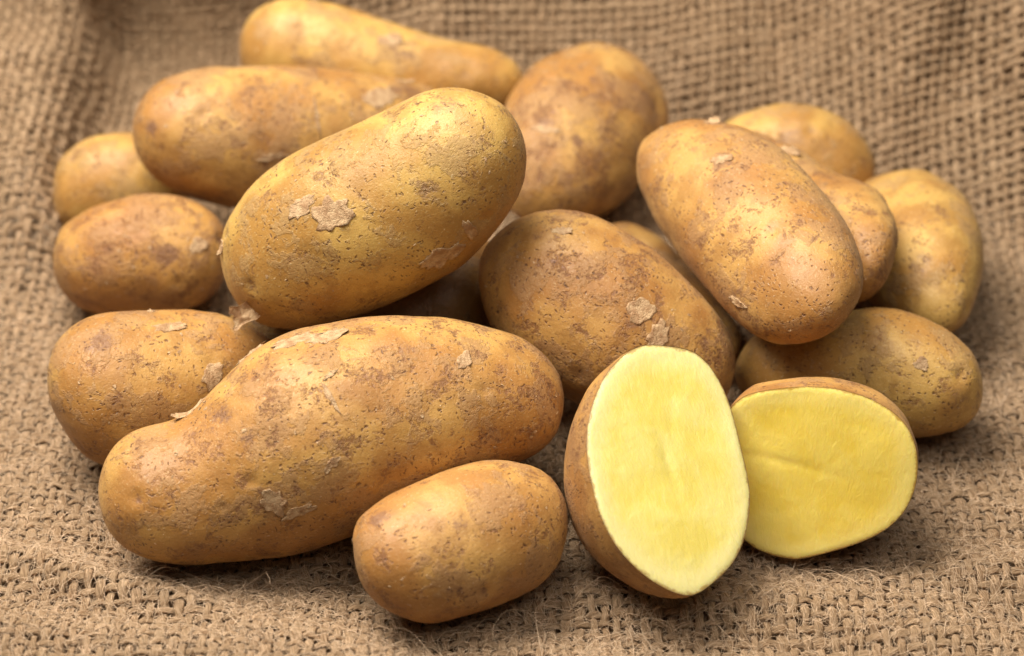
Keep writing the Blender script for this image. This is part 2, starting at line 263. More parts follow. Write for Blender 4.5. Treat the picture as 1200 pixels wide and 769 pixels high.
 'P17': dict(k=0.97, n=(0.086,-0.507,-0.858), w=(0.170,-0.841,0.514), st=[(-14.64,10.78,1.30,0.00),(-14.62,10.82,1.35,0.32),(-14.55,10.88,1.41,0.67),(-14.43,10.93,1.44,0.95),(-14.26,11.00,1.49,1.15),(-14.04,11.09,1.54,1.31),(-13.79,11.18,1.58,1.43),(-13.51,11.26,1.62,1.52),(-13.20,11.34,1.63,1.58),(-12.87,11.42,1.63,1.61),(-12.53,11.48,1.62,1.62),(-12.19,11.54,1.60,1.61),(-11.85,11.60,1.58,1.58),(-11.53,11.65,1.55,1.50),(-11.24,11.69,1.52,1.38),(-10.97,11.73,1.50,1.24),(-10.75,11.77,1.48,1.06),(-10.57,11.80,1.47,0.84),(-10.44,11.82,1.46,0.57),(-10.36,11.83,1.45,0.28),(-10.33,11.84,1.45,0.00)]),
 'P18': dict(k=0.97, n=(0.167,-0.552,-0.817), w=(0.056,-0.822,0.567), st=[(-8.25,2.86,1.88,0.00),(-8.20,2.88,1.89,0.22),(-8.05,2.90,1.88,0.43),(-7.80,2.95,1.88,0.63),(-7.46,3.01,1.88,0.82),(-7.04,3.08,1.86,1.00),(-6.55,3.17,1.84,1.16),(-5.99,3.26,1.83,1.32),(-5.39,3.37,1.82,1.47),(-4.75,3.50,1.82,1.62),(-4.10,3.63,1.83,1.75),(-3.45,3.77,1.85,1.86),(-2.82,3.92,1.89,1.92),(-2.22,4.09,1.96,1.93),(-1.67,4.25,2.04,1.89),(-1.19,4.41,2.12,1.76),(-0.77,4.55,2.21,1.55),(-0.44,4.66,2.28,1.27),(-0.19,4.72,2.29,0.92),(-0.02,4.74,2.27,0.49),(0.03,4.74,2.26,0.00)]),
 'P19': dict(k=1.25, n=(-0.680,-0.371,-0.632), w=(-0.068,-0.827,0.559), st=[(2.51,9.15,1.06,0.00),(2.57,9.14,1.09,0.23),(2.72,9.06,1.14,0.46),(2.92,8.91,1.18,0.66),(3.14,8.68,1.20,0.80),(3.38,8.38,1.19,0.90),(3.64,8.02,1.17,0.99),(3.92,7.60,1.14,1.04),(4.20,7.14,1.09,1.05),(4.49,6.65,1.03,1.02),(4.77,6.15,0.98,0.98),(5.07,5.66,0.94,0.94),(5.36,5.19,0.90,0.90),(5.63,4.74,0.87,0.84),(5.88,4.33,0.85,0.78),(6.10,3.96,0.82,0.69),(6.28,3.65,0.80,0.59),(6.42,3.39,0.78,0.47),(6.52,3.21,0.77,0.32),(6.59,3.10,0.77,0.16),(6.62,3.07,0.78,0.00)]),
}
HALF = {
 'P14': dict(c=(3.98,-5.51,3.77), u=(0.837,0.547,-0.000), v=(-0.399,0.611,0.684), n=(0.374,-0.573,0.730), H=3.9, f=[(0.45,2.96),(0.76,2.93),(1.06,2.84),(1.40,2.69),(1.71,2.50),(1.97,2.30),(2.17,2.04),(2.28,1.69),(2.33,1.28),(2.32,0.83),(2.27,0.34),(2.16,-0.22),(2.02,-0.77),(1.91,-1.24),(1.75,-1.68),(1.46,-2.15),(1.12,-2.57),(0.75,-2.87),(0.36,-3.08),(-0.05,-3.24),(-0.44,-3.33),(-0.78,-3.36),(-1.09,-3.30),(-1.42,-3.08),(-1.74,-2.74),(-2.04,-2.26),(-2.28,-1.73),(-2.39,-1.23),(-2.42,-0.75),(-2.38,-0.30),(-2.30,0.13),(-2.19,0.56),(-2.05,0.97),(-1.85,1.37),(-1.61,1.75),(-1.32,2.07),(-1.00,2.35),(-0.66,2.60),(-0.31,2.79),(0.08,2.91)]),
 'P15': dict(c=(7.73,-4.58,2.69), u=(0.972,-0.235,0.000), v=(0.076,0.315,0.946), n=(-0.222,-0.920,0.324), H=3.4, f=[(-2.40,0.84),(-2.32,1.16),(-2.21,1.38),(-2.08,1.58),(-1.89,1.74),(-1.64,1.88),(-1.30,2.01),(-0.79,2.15),(-0.22,2.26),(0.34,2.30),(0.88,2.26),(1.36,2.15),(1.79,1.98),(2.14,1.75),(2.42,1.45),(2.62,1.10),(2.73,0.68),(2.76,0.15),(2.69,-0.38),(2.53,-0.80),(2.28,-1.16),(1.97,-1.47),(1.58,-1.75),(1.05,-2.04),(0.53,-2.29),(0.18,-2.44),(-0.12,-2.51),(-0.46,-2.53),(-0.81,-2.48),(-1.15,-2.37),(-1.47,-2.18),(-1.78,-1.89),(-2.05,-1.50),(-2.28,-0.96),(-2.44,-0.36),(-2.45,0.28)]),
}

# ---------------------------------------------------------------- the cloth: one surface, woven of real yarns
def sig(x): return 1/(1+np.exp(-np.clip(x, -30, 30)))
_xs = [-24, -9.5, -6.5, -3, 5, 9, 14, 18, 24]; _y0 = [21.5, 20.5, 18.5, 17, 16.6, 15.2, 10.8, 8.2, 7.0]
_al = [101, 99, 84, 60, 55, 53, 50, 46, 44]
def cloth(u, v):
    u = np.asarray(u, float); v = np.asarray(v, float)
    y0 = np.interp(u, _xs, _y0); al = np.radians(np.interp(u, _xs, _al)); R = 2.6
    s = np.maximum(v-y0, 0); a = np.minimum(s/R, al)
    y = np.minimum(v, y0)+R*np.sin(a)+np.maximum(s-al*R, 0)*np.cos(al)
    z = R*(1-np.cos(a))+np.maximum(s-al*R, 0)*np.sin(al)
    wall = sig((s-1.5)/0.8)
    x = u.copy()
    # loose folds on the upright part
    d = 0.75*p3(u*0.17, v*0.10, 5)+0.35*p3(u*0.45+v*0.2, v*0.22, 9)+0.8*np.sin((u+0.5*v)*0.5)*sig((u-4)/3)
    d = d+0.9*np.exp(-((u-13-0.30*(v-18))/1.2)**2)-0.7*np.exp(-((u-15.6-0.30*(v-18))/1.2)**2)+0.6*np.exp(-((u-6.5+0.25*(v-24))/1.6)**2)
    y = y-d*wall*np.sin(al); z = z+d*wall*np.cos(al)
    # mound of bunched cloth on the left
    edge = -14.9+0.9*p3(v*0.25, 3.0)
    m = sig((edge-u)/0.42)*sig((v-9.6+0.35*(u+16))/0.75)
    z = z+m*(3.0+0.15*np.clip(v-10, 0, 30)+0.9*p3(u*0.3, v*0.25, 2))*(1-0.4*wall)
    x = x+m*0.5
    y = y-m*wall*2.6
    # rim of the hollow the pile lies in, front left
    t = np.array([9.3, -3.3]); t = t/np.hypot(*t); dd = -((u+9)*t[1]-(v+6.3)*t[0])+0.35*p3(u*0.3, v*0.3, 7)
    fade = sig((-1.0-u)/1.6)
    z = z+fade*(0.80*sig((-dd-0.1)/0.33)+0.30*np.exp(-((dd+0.75)/0.55)**2))
    # right hand rumples
    z = z+0.45*np.exp(-((v-(1.2+0.35*(u-14)))/1.0)**2)*sig((u-13.8)/0.6)+0.40*np.exp(-((v+6.2-0.12*(u-9))/0.8)**2)*sig((u-7)/1.2)
    near = sig((np.hypot(u-0.5, (v-4)*0.9)-13.5)/1.2)
    z = z+(1-wall)*(0.16*p3(u*0.35, v*0.35, 1)-0.05+sig((-4.5-v)/0.8)*0.22*np.sin(v*2.1+0.5*u+1.5*p3(u*0.2, v*0.2, 21))+near*0.8*p3(u*0.22, v*0.25, 4))
    return np.stack([x, y, z-0.20], -1)
def cloth_n(u, v, e=0.15):
    a = cloth(u+e, v)-cloth(u-e, v); b = cloth(u, v+e)-cloth(u, v-e); n = np.cross(a, b); return n/np.linalg.norm(n, axis=-1)[..., None]

PITCH = 0.342
U0, U1, V0, V1 = -20.5, 20.5, -12.0, 33.0
NI = int((U1-U0)/PITCH); NJ = int((V1-V0)/PITCH)
ii, jj = np.meshgrid(np.arange(NI), np.arange(NJ), indexing='ij')
LU = U0+ii*PITCH; LV = V0+jj*PITCH
LU = LU+0.16*p3(LU*0.35, LV*0.16, 11)+0.13*p3(ii*0.9, LV*0.35, 12)+rng.normal(0, 0.020, LU.shape)
LV = LV+0.16*p3(LU*0.16, LV*0.35, 13)+0.13*p3(jj*0.9, LU*0.35, 14)+rng.normal(0, 0.020, LU.shape)
burlap = bpy.data.objects.new('burlap_sacking', None); C.objects.link(burlap)
tag(burlap, 'coarse brown woven burlap sacking rumpled under and behind all the potatoes', 'burlap cloth')
SEG, SID = 4, 6
def yarn(idx, warp):
    A = 0.070
    pu, pv = (LU[idx], LV[idx]) if warp else (LU[:, idx], LV[:, idx])
    n = len(pu); k = np.arange((n-1)*SEG+1)/SEG
    u = np.interp(k, np.arange(n), pu); v = np.interp(k, np.arange(n), pv)
    par = np.cos(np.pi*(k+idx)); h = A*np.sign(par)*np.abs(par)**0.8*(1 if warp else -1)
    c = cloth(u, v); nm = cloth_n(u, v)
    c = c+nm*(h+0.035*p3(k*0.6, idx*3.1+warp*50)+rng.normal(0, 0.008, len(k)))[:, None]
    tg = np.gradient(c, axis=0); tg /= np.linalg.norm(tg, axis=1)[:, None]
    sd = np.cross(tg, nm); sd /= np.linalg.norm(sd, axis=1)[:, None]; nn = np.cross(sd, tg)
    base = (0.120 if warp else 0.108)*(1+rng.normal(0, 0.10))
    q = idx*7.3+(0 if warp else 500)
    wd = base*(1+0.7*p3(k*0.23, q)+0.6*p3(k*1.1, q, 3)+rng.normal(0, 0.07, len(k))); th = 0.062*(1+0.3*p3(k*0.5, q, 8))
    ang = np.arange(SID)/SID*2*np.pi; tw = 0.5*p3(k*0.4, q, 5)
    aa = ang[None, :]+np.zeros((len(k), 1))
    ox = np.cos(aa)*wd[:, None]; oy = np.sin(aa)*th[:, None]
    cx = ox*np.cos(tw)[:, None]-oy*np.sin(tw)[:, None]; cy = ox*np.sin(tw)[:, None]+oy*np.cos(tw)[:, None]
    V = c[:, None, :]+sd[:, None, :]*cx[..., None]+nn[:, None, :]*cy[..., None]
    al = k*PITCH
    yc = np.stack([np.broadcast_to(al[:, None]+q, cx.shape), cx+np.broadcast_to(al[:, None]*0.35, cx.shape), np.full(cx.shape, q*3.1)], -1)
    o = build('warp_yarn' if warp else 'weft_yarn', V.reshape(-1, 3), grid_faces(len(k), SID, True), YARN, burlap, attrs={'yc': ('FLOAT_VECTOR', yc.reshape(-1, 3))})
    return o
for i in range(NI): yarn(i, True)
for j in range(NJ): yarn(j, False)
gu, gv = np.meshgrid(np.linspace(U0-0.5, U1+0.5, 120), np.linspace(V0-0.5, V1+0.5, 130), indexing='ij')
ub = cloth(gu, gv)-cloth_n(gu, gv)*0.26
build('under_layer', ub.reshape(-1, 3), grid_faces(120, 130), UNDER, burlap)

def fuzz(name, n, vmax, lmin, lmax, rad, rise, curl, seed, along=0.0, h0=0.11):
    r = np.random.default_rng(seed); K = 7
    u = r.uniform(-18, 18.5, n); v = V0+1.5+(vmax-V0-1.5)*r.beta(1.0, 1.3, n)
    L = r.uniform(lmin, lmax, n); a = r.uniform(0, 2*np.pi, n); da = r.normal(0, curl, n)
    if along: a = r.integers(0, 4, n)*np.pi/2+r.normal(0, along, n)
    pts = np.zeros((n, K, 3)); uu = u.copy(); vv = v.copy(); h = r.uniform(h0*0.55, h0*1.15, n)
    e = r.uniform(-0.2, 1, n)*rise
    for k in range(K):
        pts[:, k] = cloth(uu, vv)+cloth_n(uu, vv)*h[:, None]
        a = a+da+r.normal(0, 0.35 if not along else 0.15, n); st = L/(K-1)
        uu = uu+np.cos(a)*st*np.cos(e); vv = vv+np.sin(a)*st*np.cos(e); h = np.maximum(h+np.sin(e)*st, h0*0.4); e = e-r.uniform(0.0, 0.45, n)
    hc = bpy.data.hair_curves.new(name); hc.add_curves([K]*n)
    hc.points.foreach_set('position', (pts*S).astype(np.float32).ravel())
    ra = np.repeat(r.uniform(0.6, 1.3, n)*rad*S, K).reshape(n, K)*np.linspace(1, 0.55, K)[None, :]
    hc.points.foreach_set('radius', ra.astype(np.float32).ravel())
    hc.materials.append(FIBRE)
    o = bpy.data.objects.new(name, hc); C.objects.link(o); o.parent = burlap
    tag(o, kind='stuff')
fuzz('jute_fuzz', 34000, 12, 0.25, 1.0, 0.0044, 0.9, 0.35, 1)
fuzz('jute_fuzz', 1100, 9, 1.2, 2.8, 0.0050, 0.8, 0.30, 3)
fuzz('jute_fuzz', 10000, 22, 0.3, 0.7, 0.0070, 0.15, 0.03, 2, along=0.16, h0=0.115)
gx, gy = np.meshgrid(np.linspace(-60, 60, 3), np.linspace(-40, 60, 3), indexing='ij')
tag(build('tabletop', np.stack([gx, gy, gx*0-1.6], -1).reshape(-1, 3), grid_faces(3, 3), TABLE), kind='structure')

# ---------------------------------------------------------------- potatoes
def fourier(st):
    st = np.array(st, float); n = len(st); th = np.linspace(0, np.pi, n)
    c = st[:, :3]; r = st[:, 3]; K = 11
    A = np.stack([np.cos(k*th) for k in range(K)], 1); ac = np.linalg.lstsq(A, c, rcond=None)[0]
    B = np.stack([np.sin(k*th) for k in range(1, K+1)], 1); br = np.linalg.lstsq(B, r, rcond=None)[0]
    return ac, br
class Potato:
    def __init__(s, key, seed, lump=1.0, eyes=6, dents=()):
        d = POT[key]; s.k = d['k']; s.n = np.array(d['n']); s.w = np.array(d['w']); s.ac, s.br = fourier(d['st']); s.seed = seed
        r = np.random.default_rng(seed); s.rm = max(q[3] for q in d['st']); s.lump = lump
        e = [(r.uniform(0.35, 2.8), r.uniform(0, 2*np.pi), r.uniform(0.06, 0.12), r.uniform(0.11, 0.20)) for _ in range(eyes)]+list(dents)
        s.eyes = [(s.base(np.array(t), np.array(p)), dep, sg) for t, p, dep, sg in e]
    def base(s, th, ph):
        K = s.ac.shape[0]; th = np.asarray(th); ph = np.asarray(ph)
        c = sum(np.cos(k*th)[..., None]*s.ac[k] for k in range(K)); r = sum(np.sin((k+1)*th)*s.br[k] for k in range(K)); r = np.maximum(r, 0)
        return c+(r*np.cos(ph))[..., None]*s.n+(r*np.sin(ph)*s.k)[..., None]*s.w
    def disp(s, p):
        q = p+s.seed*13.7
        d = s.lump*(0.10*perlin(q*0.45/max(s.rm/2, .7))*s.rm/2+0.045*perlin(q*1.1)+0.016*perlin(q*2.6)+0.006*perlin(q*6.0))
        for c, dep, sg in s.eyes:
            r2 = ((p-c)**2).sum(-1); d = d-dep*np.exp(-r2/(2*sg*sg))+dep*0.45*np.exp(-r2/(2*(sg*2.3)**2))
        return d
    def surf(s, th, ph):
        e = 0.01; p = s.base(th, ph); t2 = np.clip(th, 0.02, np.pi-0.02)
        n = np.cross(s.base(t2+e, ph)-s.base(t2-e, ph), s.base(t2, ph+e)-s.base(t2, ph-e))
        n = n/(np.linalg.norm(n, axis=-1)[..., None]+1e-12)
        ctr = s.base(np.array(np.pi/2), np.array(0.0))*0+s.ac[0]
        sg = np.sign(((p-ctr)*n).sum(-1).mean()) if np.ndim(th) else np.sign(((p-ctr)*n).sum())
        n = n*sg
        return p+n*s.disp(p)[..., None], n
    def frame(s):
        ax = s.base(np.array(np.pi), np.array(0.)) - s.base(np.array(0.), np.array(0.)); ax /= np.linalg.norm(ax); b = np.cross(ax, s.n); b /= np.linalg.norm(b); c = np.cross(b, ax)
        return np.stack([ax, b, c], 1)
NR, NP = 150, 128
DIRT = dict(P1=.3, P2=.7, P3=.45, P4=1.0, P5=.55, P6=.3, P7=.8, P8=.3, P9=.4, P10=.85, P11=.6, P12=.8, P13=.45, P16=.95, P17=.2, P18=.5, P19=.6)
def make_potato(key, seed, label, tint, stains=(), **kw):
    P = Potato(key, seed, **kw)
    th, ph = np.meshgrid(np.linspace(0, np.pi, NR)*1.0, np.arange(NP)/NP*2*np.pi, indexing='ij')
    th[0] = 0.0; th[-1] = np.pi
    p, n = P.surf(th, ph)
    p[0] = p[1].mean(0)*0.25+P.base(np.array(0.), np.array(0.))*0.0+p[1].mean(0)*0.75; p[-1] = p[-2].mean(0)
    # keep caps closed and rounded
    e0 = P.base(np.array(0.), np.array(0.)); e1 = P.base(np.array(np.pi), np.array(0.))
    p[0] = e0+(p[1].mean(0)-P.base(th[1], ph[1]).mean(0)); p[-1] = e1+(p[-2].mean(0)-P.base(th[-2], ph[-2]).mean(0))
    V = p.reshape(-1, 3)
    loc = np.array([V[:, 0].mean(), V[:, 1].mean(), V[:, 2].min()])
    tc = (V-P.ac[0])@P.frame()+seed*17.3
    st = np.zeros(len(V))
    for c, dep, sg in P.eyes: st = np.maximum(st, 0.85*np.exp(-((V-c)**2).sum(1)/(2*(sg*0.8)**2)))
    for (t, f, rad, amt) in stains:
        c = P.base(np.array(t), np.array(f)); st = np.maximum(st, amt*np.exp(-(((V-c)**2).sum(1)/(rad*rad))**1.5))
    faces = grid_faces(NR, NP, True)
    ns = p[NR//2]; flip = (np.cross(p[NR//2, 1]-p[NR//2, 0], p[NR//2+1, 0]-p[NR//2, 0])*n[NR//2, 0]).sum()
    if flip < 0: faces = faces[:, ::-1]
    o = build('potato', V-loc, faces[:, ::-1] if False else faces, SKIN, None, loc, attrs={'tc': ('FLOAT_VECTOR', tc), 'stain': ('FLOAT', st), **fields(tc)})
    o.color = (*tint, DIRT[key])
    tag(o, label, 'potato', 'whole potatoes heaped on the sacking')
    P.loc = loc; P.o = o
    return P
def flake(P, t, f, a, b, rot=0.0, lift=0.012, curl=0.05, cdir=0.0, seed=0, name='peeling_skin', thick=0.012, off=(0, 0)):
    r = np.random.default_rng(seed+100); NRr, NA = 8, 28
    rr, aa = np.meshgrid(np.linspace(0, 1, NRr), np.arange(NA)/NA*2*np.pi, indexing='ij')
    jag = 1+0.42*p3(np.cos(aa)*1.3+seed, np.sin(aa)*1.3, seed)*1.6+0.25*p3(np.cos(aa)*3.6, np.sin(aa)*3.6+seed, seed)+0.10*r.normal(size=NA)[None, :]
    jag = np.clip(jag, 0.35, 1.7)
    X = rr*jag*np.cos(aa)*a; Y = rr*jag*np.sin(aa)*b
    x = X*math.cos(rot)-Y*math.sin(rot); y = X*math.sin(rot)+Y*math.cos(rot)
    e = 0.02; t0 = np.array(float(t)); f0 = np.array(float(f))
    gt = np.linalg.norm(P.base(t0+e, f0)-P.base(t0-e, f0))/(2*e); gf = np.linalg.norm(P.base(t0, f0+e)-P.base(t0, f0-e))/(2*e)
    p, n = P.surf(np.clip(t0+x/gt, 0.01, 3.13), f0+y/gf)
    side = np.clip((x*math.cos(cdir)+y*math.sin(cdir))/max(a, b), 0, 2)
    h = lift*(1-0.85*(rr > 0.99)*(side < 0.15))+curl*side**2+0.02*p3(x*4, y*4, seed)*rr+0.018*np.abs(p3(x*9, y*9, seed+4))+0.16*np.clip(p3(np.cos(aa)*2.2+seed, np.sin(aa)*2.2, 5), 0, 1)*rr**4
    top = p+n*h[..., None]; bot = p+n*np.where(side > 0.1, h-thick, -0.02)[..., None]
    V = np.concatenate([top.reshape(-1, 3), bot.reshape(-1, 3)]); F = grid_faces(NRr, NA, True); M = NRr*NA
    rim = (NRr-1)*NA+np.arange(NA); rim2 = (NRr-1)*NA+(np.arange(NA)+1) % NA
    F = np.concatenate([F, F[:, ::-1]+M, np.stack([rim, rim2, rim2+M, rim+M], 1)])
    o = build(name, V-P.loc, F, FLAKE, P.o)
    return o
def scatter_flakes(P, n, seed):                     # scraps too small to pick apart: one part
    r = np.random.default_rng(seed); Vs = []; Fs = []; k = 0
    for q in range(n):
        t = r.uniform(0.25, 2.9); f = r.uniform(0.1, 3.04) if r.random() < 0.75 else r.uniform(0, 6.28); a = r.uniform(0.02, 0.075); b = a*r.uniform(0.3, 0.8); rot = r.uniform(0, 3.14)
        m = 6; an = np.arange(m)/m*6.283; rad = r.uniform(0.6, 1.3, m)
        X = np.cos(an)*rad*a; Y = np.sin(an)*rad*b; x = X*math.cos(rot)-Y*math.sin(rot); y = X*math.sin(rot)+Y*math.cos(rot)
        t0 = np.array(t); f0 = np.array(f); e = 0.02
        gt = np.linalg.norm(P.base(t0+e, f0)-P.base(t0-e, f0))/(2*e); gf = np.linalg.norm(P.base(t0, f0+e)-P.base(t0, f0-e))/(2*e)
        p, nn = P.surf(t0+x/gt, f0+y/gf); c, nc = P.surf(np.array([t]), np.array([f]))
        h = 0.006+r.uniform(0, 0.03)*np.clip(np.cos(an-r.uniform(0, 6.28)), 0, 1)
        Vs += [c[0]+nc[0]*0.014]+list(p+nn*h[:, None]); 
        Fs += [(k, k+1+i, k+1+(i+1) % m) for i in range(m)]; k += m+1
    o = build('skin_flecks', np.array(Vs)-P.loc, np.array(Fs), FLAKE, P.o, smooth=False); tag(o, kind='stuff')

Y = (1.06, 1.08, 0.95); O_ = (1.0, 0.96, 0.90); B = (0.93, 0.87, 0.80)
PP = {}
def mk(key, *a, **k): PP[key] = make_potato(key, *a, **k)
mk('P1', 1, 'long yellow potato lying across the very top of the pile at the back', Y, stains=[(1.68, 2.18, 0.6, 1.0), (1.0, 1.3, .3, .6)])
mk('P2', 2, 'long pale potato in the upper left, pointing left above two smaller ones', O_, stains=[(1.59, 1.2, 0.4, 0.8), (2.4, 2.2, .9, .8), (0.5, 1.7, .3, .7)])
mk('P3', 3, 'large bright yellow potato slanting across top centre, torn skin at its lower end', (1.02, 1.07, 0.92), stains=[(1.35, 1.76, 0.5, 0.5), (2.3, 2.4, .5, .6), (1.9, 1.5, .45, .5)], lump=0.8)
mk('P4', 4, 'round potato standing on end at the top right of centre, with a cracked dark scar', O_, stains=[(1.44, 1.97, 0.45, 1.0), (1.56, 1.55, 0.3, 1.0), (2.13, 1.91, .2, .8), (0.9, 2.2, .4, .7)], dents=[(2.35, 0.75, 0.13, 0.4)])
mk('P5', 5, 'large oval tan potato sloping down to the right on top of the right hand side', (1.0, 0.95, 0.90), stains=[(1.07, 1.92, .5, .8), (1.95, 2.1, .3, .7), (1.9, .7, .5, .8)])
mk('P6', 6, 'blurred rounded potato farthest back on the right against the sacking', Y, stains=[(1.5, 1.94, .5, .7)])
mk('P7', 7, 'knobbly potato squeezed behind the large tan potato at the right, mostly hidden', O_, stains=[(1.24, 2.5, .6, 1.0), (1.97, 2.07, .3, .6)], lump=1.6)
mk('P8', 8, 'smooth upright potato at the far right edge of the pile', Y, stains=[(1.71, 1.59, .5, .6)])
mk('P9', 9, 'elongated potato lying at the lower right with one round grey spot', Y, stains=[(2.07, 1.78, .15, .6), (2.5, 1.3, .4, .6)])
mk('P10', 10, 'brown potato in the middle of the pile with scabby skin, behind the upright cut half', B, stains=[(1.72, 1.84, .5, .7), (1.91, 1.86, .3, .8), (2.2, 2.2, .4, .8)])
mk('P11', 11, 'oval potato at the left, partly behind the largest front potato', O_, stains=[(1.05, 2.3, .5, .9), (1.69, 2.32, .4, .4)])
mk('P12', 12, 'largest long waisted potato lying across the front left', (1.02, 0.97, 0.88), stains=[(1.15, 2.3, .5, .8), (1.25, 1.9, .4, .7), (1.27, 1.25, .4, .7), (1.56, 2.69, .4, .6), (2.0, 2.2, .3, .6)], dents=[(1.05, 1.3, .09, .09), (1.63, 2.2, .07, .08), (2.3, 1.6, .08, .12)], lump=1.1)
mk('P13', 13, 'small smooth oval potato alone at the very front centre', (1.0, 0.93, 0.86), stains=[(1.6, 1.85, .3, .8), (0.9, 2.4, .3, .8), (1.35, .9, .3, .6)], lump=0.8)
mk('P16', 16, 'small shiny brown potato at the left edge, below the long pale one', (0.95, 0.86, 0.76), stains=[(1.9, 1.5, .5, .7), (.8, 1.6, .3, .8)])
mk('P17', 17, 'blurred pale potato farthest left and back, tucked behind the small brown one', Y)
mk('P18', 18, 'potato in deep shadow beneath the bright yellow one, above the largest', (0.42, 0.38, 0.30))  # dark tint paints in extra shade for the gap in the pile
mk('P19', 19, 'potato in shadow behind the scabby middle one, under the tan potato', (0.62, 0.58, 0.5))  # tint lowered too, part of its shadow is in the colour
# skin that is coming away where the photograph shows it
def tab(P, t, f, ux, uy, a, b_, seed):                 # a torn square of skin standing off the surface
    p0, n0 = P.surf(np.array([t]), np.array([f])); p0, n0 = p0[0], n0[0]
    ux = np.array(ux, float); ux /= np.linalg.norm(ux); uy = np.array(uy, float); uy -= ux*(uy@ux); uy /= np.linalg.norm(uy); nz = np.cross(ux, uy)
    X, Y_ = np.meshgrid(np.linspace(-0.35, 1, 14), np.linspace(-1, 1, 14), indexing='ij')
    jx = 1+0.5*p3(Y_*1.6, seed, 1.5); jy = 1+0.5*p3(X*2.2, seed, 4.5)+0.25*p3(X*5, Y_*0+seed)
    V = p0+(X*jx*a)[..., None]*ux+(Y_*jy*b_)[..., None]*uy+(0.12*np.sin(X*2.2)+0.12*p3(X*1.8, Y_*1.8, seed)+0.05*Y_**2)[..., None]*nz
    W_ = V-nz*0.02; N_ = 14; F = grid_faces(N_, N_); k = N_*N_
    e = list(range(N_))+[i*N_+N_-1 for i in range(1, N_)]+[(N_-1)*N_+j for j in range(N_-2, -1, -1)]+[i*N_ for i in range(N_-2, 0, -1)]
    e = np.array(e); e2 = np.roll(e, -1)
    F = np.concatenate([F, F[:, ::-1]+k, np.stack([e, e2, e2+k, e+k], 1)])
    return build('peeling_skin', np.concatenate([V.reshape(-1, 3), W_.reshape(-1, 3)])-P.loc, F, FLAKE, P.o)
tab(PP['P3'], 0.42, 0.95, (-0.9, -0.25, -0.30), (0.25, -0.35, -0.9), 0.62, 0.30, 31)
flake(PP['P3'], 0.45, 2.75, 0.22, 0.13, 0.4, 0.01, 0.20, 2.6, 32)
flake(PP['P3'], 1.35, 1.76, 0.55, 0.42, 0.5, 0.012, 0.05, 0.5, 33)
flake(PP['P3'], 1.20, 2.0, 0.42, 0.25, 0.2, 0.012, 0.03, 2.5, 34)
flake(PP['P3'], 1.80, 0.66, 0.60, 0.32, -0.3, 0.012, 0.10, 4.2, 35)
flake(PP['P3'], 2.02, 0.75, 0.16, 0.42, 0.1, 0.012, 0.16, 0.2, 36)
flake(PP['P12'], 1.56, 2.69, 0.62, 0.26, 0.0, 0.012, 0.06, 1.8, 37)
flake(PP['P12'], 1.70, 2.60, 0.50, 0.30, 0.4, 0.010, 0.03, 0.3, 38)
flake(PP['P12'], 1.03, 2.86, 0.55, 0.14, 0.1, 0.02, 0.30, 2.6, 39)
flake(PP['P12'], 1.36, 3.05, 0.45, 0.14, 0.0, 0.02, 0.16, 1.4, 40)
flake(PP['P12'], 1.27, 1.13, 0.28, 0.42, 0.4, 0.012, 0.05, 2.0, 41)
flake(PP['P12'], 1.36, 0.92, 0.42, 0.16, 0.1, 0.010, 0.03, 2.0, 42)
flake(PP['P12'], 1.55, 1.28, 0.24, 0.12, 0.6, 0.010, 0.05, 0.0, 43)
flake(PP['P12'], 1.63, 1.86, 0.07, 0.42, 0.2, 0.012, 0.06, 0.0, 44)
flake(PP['P12'], 1.66, 2.08, 0.24, 0.06, 0.4, 0.012, 0.05, 1.0, 45)
flake(PP['P11'], 1.69, 2.42, 0.50, 0.22, 0.1, 0.012, 0.04, 0.5, 46)
flake(PP['P11'], 1.98, 1.55, 0.42, 0.30, 0.7, 0.008, 0.02, 3.4, 47)
flake(PP['P11'], 1.55, 2.95, 0.10, 0.06, 0.0, 0.02, 0.10, 1.5, 60)
flake(PP['P5'], 1.93, 0.66, 0.32, 0.14, 0.3, 0.012, 0.14, 4.5, 48)
flake(PP['P5'], 1.07, 1.95, 0.36, 0.16, 0.8, 0.010, 0.04, 1.0, 49)
flake(PP['P4'], 1.44, 1.95, 0.12, 0.50, 0.5, 0.012, 0.05, 0.0, 50)
flake(PP['P2'], 1.45, 1.30, 0.42, 0.11, 0.1, 0.012, 0.12, 4.6, 51)
flake(PP['P2'], 2.35, 2.85, 0.30, 0.10, 0.3, 0.015, 0.15, 1.0, 52)
flake(PP['P2'], 1.72, 1.85, 0.06, 0.60, 0.15, 0.010, 0.04, 3.1, 53)
flake(PP['P10'], 1.72, 1.90, 0.40, 0.34, 0.6, 0.010, 0.03, 2.0, 54)
flake(PP['P10'], 1.93, 1.75, 0.30, 0.45, 0.3, 0.010, 0.03, 0.0, 55)
flake(PP['P9'], 2.07, 1.78, 0.20, 0.17, 0.0, 0.012, 0.02, 0.0, 56)
flake(PP['P1'], 1.60, 2.25, 0.40, 0.22, 0.4, 0.012, 0.05, 1.0, 71)
flake(PP['P2'], 2.15, 2.2, 0.55, 0.35, 0.3, 0.010, 0.03, 2.0, 72)
flake(PP['P16'], 2.3, 1.7, 0.30, 0.20, 0.6, 0.012, 0.06, 0.4, 73)
flake(PP['P12'], 2.25, 2.0, 0.28, 0.18, 0.9, 0.010, 0.03, 0.2, 74)
flake(PP['P10'], 0.95, 2.3, 0.25, 0.14, 0.3, 0.010, 0.05, 0.2, 75)
flake(PP['P7'], 1.15, 2.5, 0.45, 0.25, 0.3, 0.012, 0.05, 0.2, 76)
flake(PP['P5'], 0.75, 2.75, 0.30, 0.16, 0.3, 0.02, 0.35, 1.5, 57)
